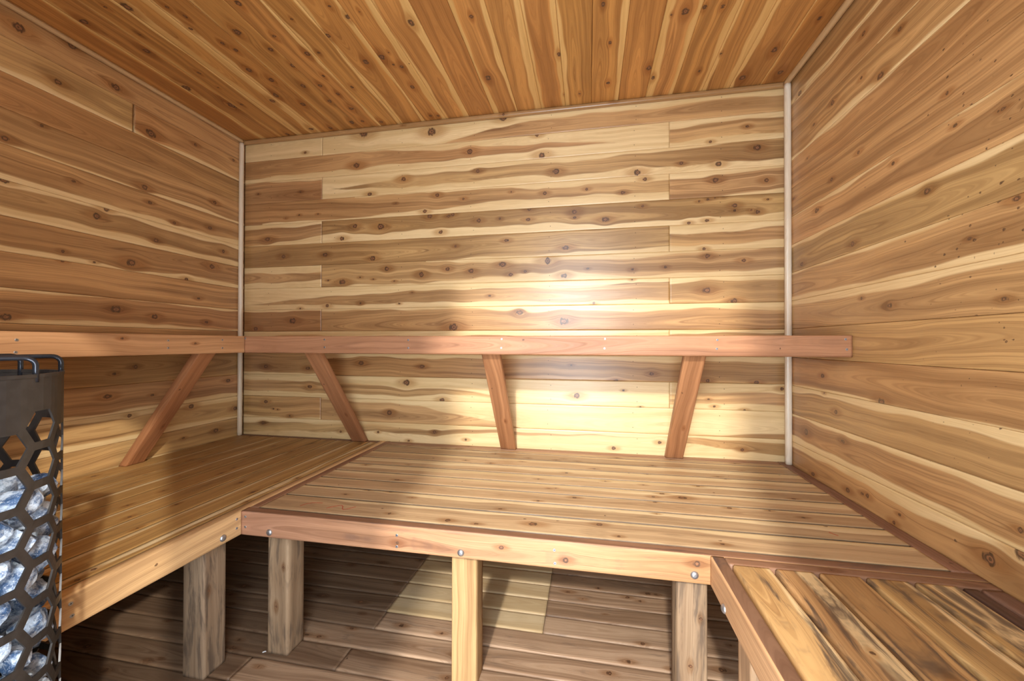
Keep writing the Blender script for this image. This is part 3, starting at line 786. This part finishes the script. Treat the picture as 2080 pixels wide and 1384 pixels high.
# stones
def stone_mat():
    k = NT('grey_sauna_stone')
    tc = k.n('ShaderNodeTexCoord'); o = tc.outputs['Object']
    inf = k.n('ShaderNodeObjectInfo')
    sh = k.n('ShaderNodeVectorMath', operation='ADD'); k.l(o, sh.inputs[0])
    rv = k.xyz(k.math('MULTIPLY', inf.outputs['Random'], 40.), 0., 0.); k.l(rv, sh.inputs[1])
    big = k.noise(sh.outputs[0], 1.3, 4, .65); fine = k.noise(sh.outputs[0], 9, 4, .8)
    c = k.mix(k.rng(big, .38, .60), (.035, .085, .19), (.50, .58, .68))
    c = k.mix(k.rng(fine, .54, .68, 0, .8), c, (.80, .82, .84))
    c = k.mix(k.rng(fine, .44, .34, 0, .85), c, (.05, .06, .085))
    k.l(c, k.b.inputs['Base Color']); k.b.inputs['Roughness'].default_value = .5
    bp = k.n('ShaderNodeBump'); bp.inputs['Strength'].default_value = .5; bp.inputs['Distance'].default_value = .003
    k.l(fine, bp.inputs['Height']); k.l(bp.outputs[0], k.b.inputs['Normal'])
    return k.m


M_STONE = stone_mat()


def stone_mesh(seed):
    import bmesh
    rs = np.random.RandomState(seed)
    bm = bmesh.new(); bmesh.ops.create_icosphere(bm, subdivisions=3, radius=1.0)
    pl = [(Vector(rs.normal(size=3)).normalized(), rs.uniform(.55, .88)) for _ in range(14)]
    for v in bm.verts:
        p = v.co.copy()
        for nn, d in pl:                    # cleave flat faces
            e = p.dot(nn)
            if e > d:
                p -= nn * (e - d) * .92
        v.co = p * (1 + .02 * rs.normal())
    me = bpy.data.meshes.new('sauna_stone'); bm.to_mesh(me); bm.free()
    me.materials.append(M_STONE)
    return me


SM = [stone_mesh(s) for s in range(9)]
rs = np.random.RandomState(5)
FRONT = PH
ORD = ['topmost', 'second', 'third', 'fourth', 'fifth', 'sixth', 'seventh']
spots = []
side_ = 2 * PI * HR / NP / 1.5; hp_ = side_ * math.sqrt(3)
# one stone behind each open hexagon of the columns facing the room, then the fill behind them
for c in range(NP):
    th = PH + c * 2 * PI / NP
    zt = Z2 - (0 if c % 2 == 1 else hp_ / 2)
    for r in range(12):
        z = zt - r * hp_
        if .445 < z < .915:
            spots.append((c, r, th, z))
COLN = {0: 'left column of the heater cage', 1: 'middle column of the heater cage', 2: 'right edge column of the heater cage'}
cnt = {}
for (c, r, th, z) in spots:
    if c % 2 == 0 and False:
        continue
    skip = (c, r) in ((1, 5), (2, 4), (2, 6))
    if skip or (c not in (0, 1, 2, 17, 3) and rs.rand() < .12):
        continue
    rad = rs.uniform(.0285, .0315)
    rr = HR - .006 - rad * rs.uniform(.86, 1.0)
    o = bpy.data.objects.new('sauna_stone', SM[rs.randint(len(SM))]); COL.objects.link(o)
    o.location = (HX + rr * math.cos(th), HY + rr * math.sin(th), z + rs.uniform(-.004, .004))
    o.scale = (rad, rad * rs.uniform(.92, 1.0), rad * rs.uniform(1.0, 1.1))
    o.rotation_euler = tuple(rs.uniform(0, 6.28, 3))
    o['category'] = 'stone'; o['group'] = 'stones in the heater cage'
    if c in COLN:
        n = cnt.get(c, 0); cnt[c] = n + 1
        o['label'] = 'rough blue-grey stone, %s one seen in the %s' % (ORD[min(n, 6)], COLN[c])
    else:
        o['label'] = 'blue-grey stone on the far side inside the black heater cage'
for L in range(7):
    for i in range(6):
        th = i * PI / 3 + L * .5
        rad = .0255
        o = bpy.data.objects.new('sauna_stone', SM[rs.randint(len(SM))]); COL.objects.link(o)
        o.location = (HX + .076 * math.cos(th), HY + .076 * math.sin(th), .466 + L * .064)
        o.scale = (rad,) * 3; o.rotation_euler = tuple(rs.uniform(0, 6.28, 3))
        o['category'] = 'stone'; o['group'] = 'stones in the heater cage'
        o['label'] = 'blue-grey stone deep inside the black heater cage, behind others'

# small white splinter lying by the foot of the left post
sp = mesh_obj('wood_splinter', [(1.140, -1.054, .0004), (1.150, -1.046, .0004), (1.152, -1.049, .0004), (1.142, -1.057, .0004),
                               (1.141, -1.054, .003), (1.149, -1.047, .003), (1.151, -1.049, .003), (1.143, -1.056, .003)],
              [(3, 2, 1, 0), (4, 5, 6, 7), (0, 1, 5, 4), (1, 2, 6, 5), (2, 3, 7, 6), (3, 0, 4, 7)], plain('bare_wood_chip', (.75, .74, .72), .6), None)
sp['label'] = 'tiny white splinter on the floor at the foot of a bench post'; sp['category'] = 'splinter'

# ------------------------------------------------------------------ light
wo = bpy.data.worlds.new('daylight'); SC.world = wo; wo.use_nodes = True
bg = wo.node_tree.nodes['Background']; bg.inputs[0].default_value = (.82, .91, 1.0, 1); bg.inputs[1].default_value = WORLD

def lamp(name, ty, loc, aim, energy, col, **k):
    l = bpy.data.lights.new(name, ty); l.energy = energy; l.color = col
    for a, v in k.items():
        setattr(l, a, v)
    o = bpy.data.objects.new(name, l); COL.objects.link(o); o.location = loc
    o.rotation_euler = (Vector(aim) - Vector(loc)).to_track_quat('-Z', 'Y').to_euler()
    return o

lamp('yard_lamp', 'POINT', (2.03, -5.0, 3.05), (2.2, 0, .8), YARD, (1, .94, .86), shadow_soft_size=.10)
el = math.radians(27)
dv = Vector((-.79 * math.cos(el), .61 * math.cos(el), -math.sin(el)))
lamp('sun', 'SUN', (3, -5, 4), Vector((3, -5, 4)) + dv, SUN, (1, .95, .86), angle=math.radians(1.5))
pt = lamp('doorway_portal', 'AREA', ((DX0 + DX1) / 2, YF - .10, DZ / 2), ((DX0 + DX1) / 2, 0, DZ / 2), 1, (1, 1, 1), shape='RECTANGLE', size=DX1 - DX0, size_y=DZ)
pt.data.cycles.is_portal = True

# ------------------------------------------------------------------ camera
cd = bpy.data.cameras.new('camera'); cam = bpy.data.objects.new('camera', cd); COL.objects.link(cam)
cd.sensor_width = 36; cd.lens = 36 * 809.6 / 2080; cd.clip_start = .02
yw, pi_, ro = math.radians(10.83), math.radians(.4235), math.radians(.1265)
fw = Vector((-math.sin(yw) * math.cos(pi_), math.cos(yw) * math.cos(pi_), math.sin(pi_)))
r0 = Vector((math.cos(yw), math.sin(yw), 0)); u0 = r0.cross(fw)
r1 = r0 * math.cos(ro) + u0 * math.sin(ro); u1 = u0 * math.cos(ro) - r0 * math.sin(ro)
from mathutils import Matrix
cam.matrix_world = Matrix(((r1.x, u1.x, -fw.x, 2.3572), (r1.y, u1.y, -fw.y, -2.3749), (r1.z, u1.z, -fw.z, 1.1782), (0, 0, 0, 1)))
SC.camera = cam
vs_ = SC.view_settings
vs_.view_transform = 'Standard'; vs_.look = 'None'; vs_.gamma = 1; vs_.use_curve_mapping = False; vs_.exposure = EXPO
SC.cycles.use_denoising = True
SC.cycles.max_bounces = 10; SC.cycles.diffuse_bounces = 7
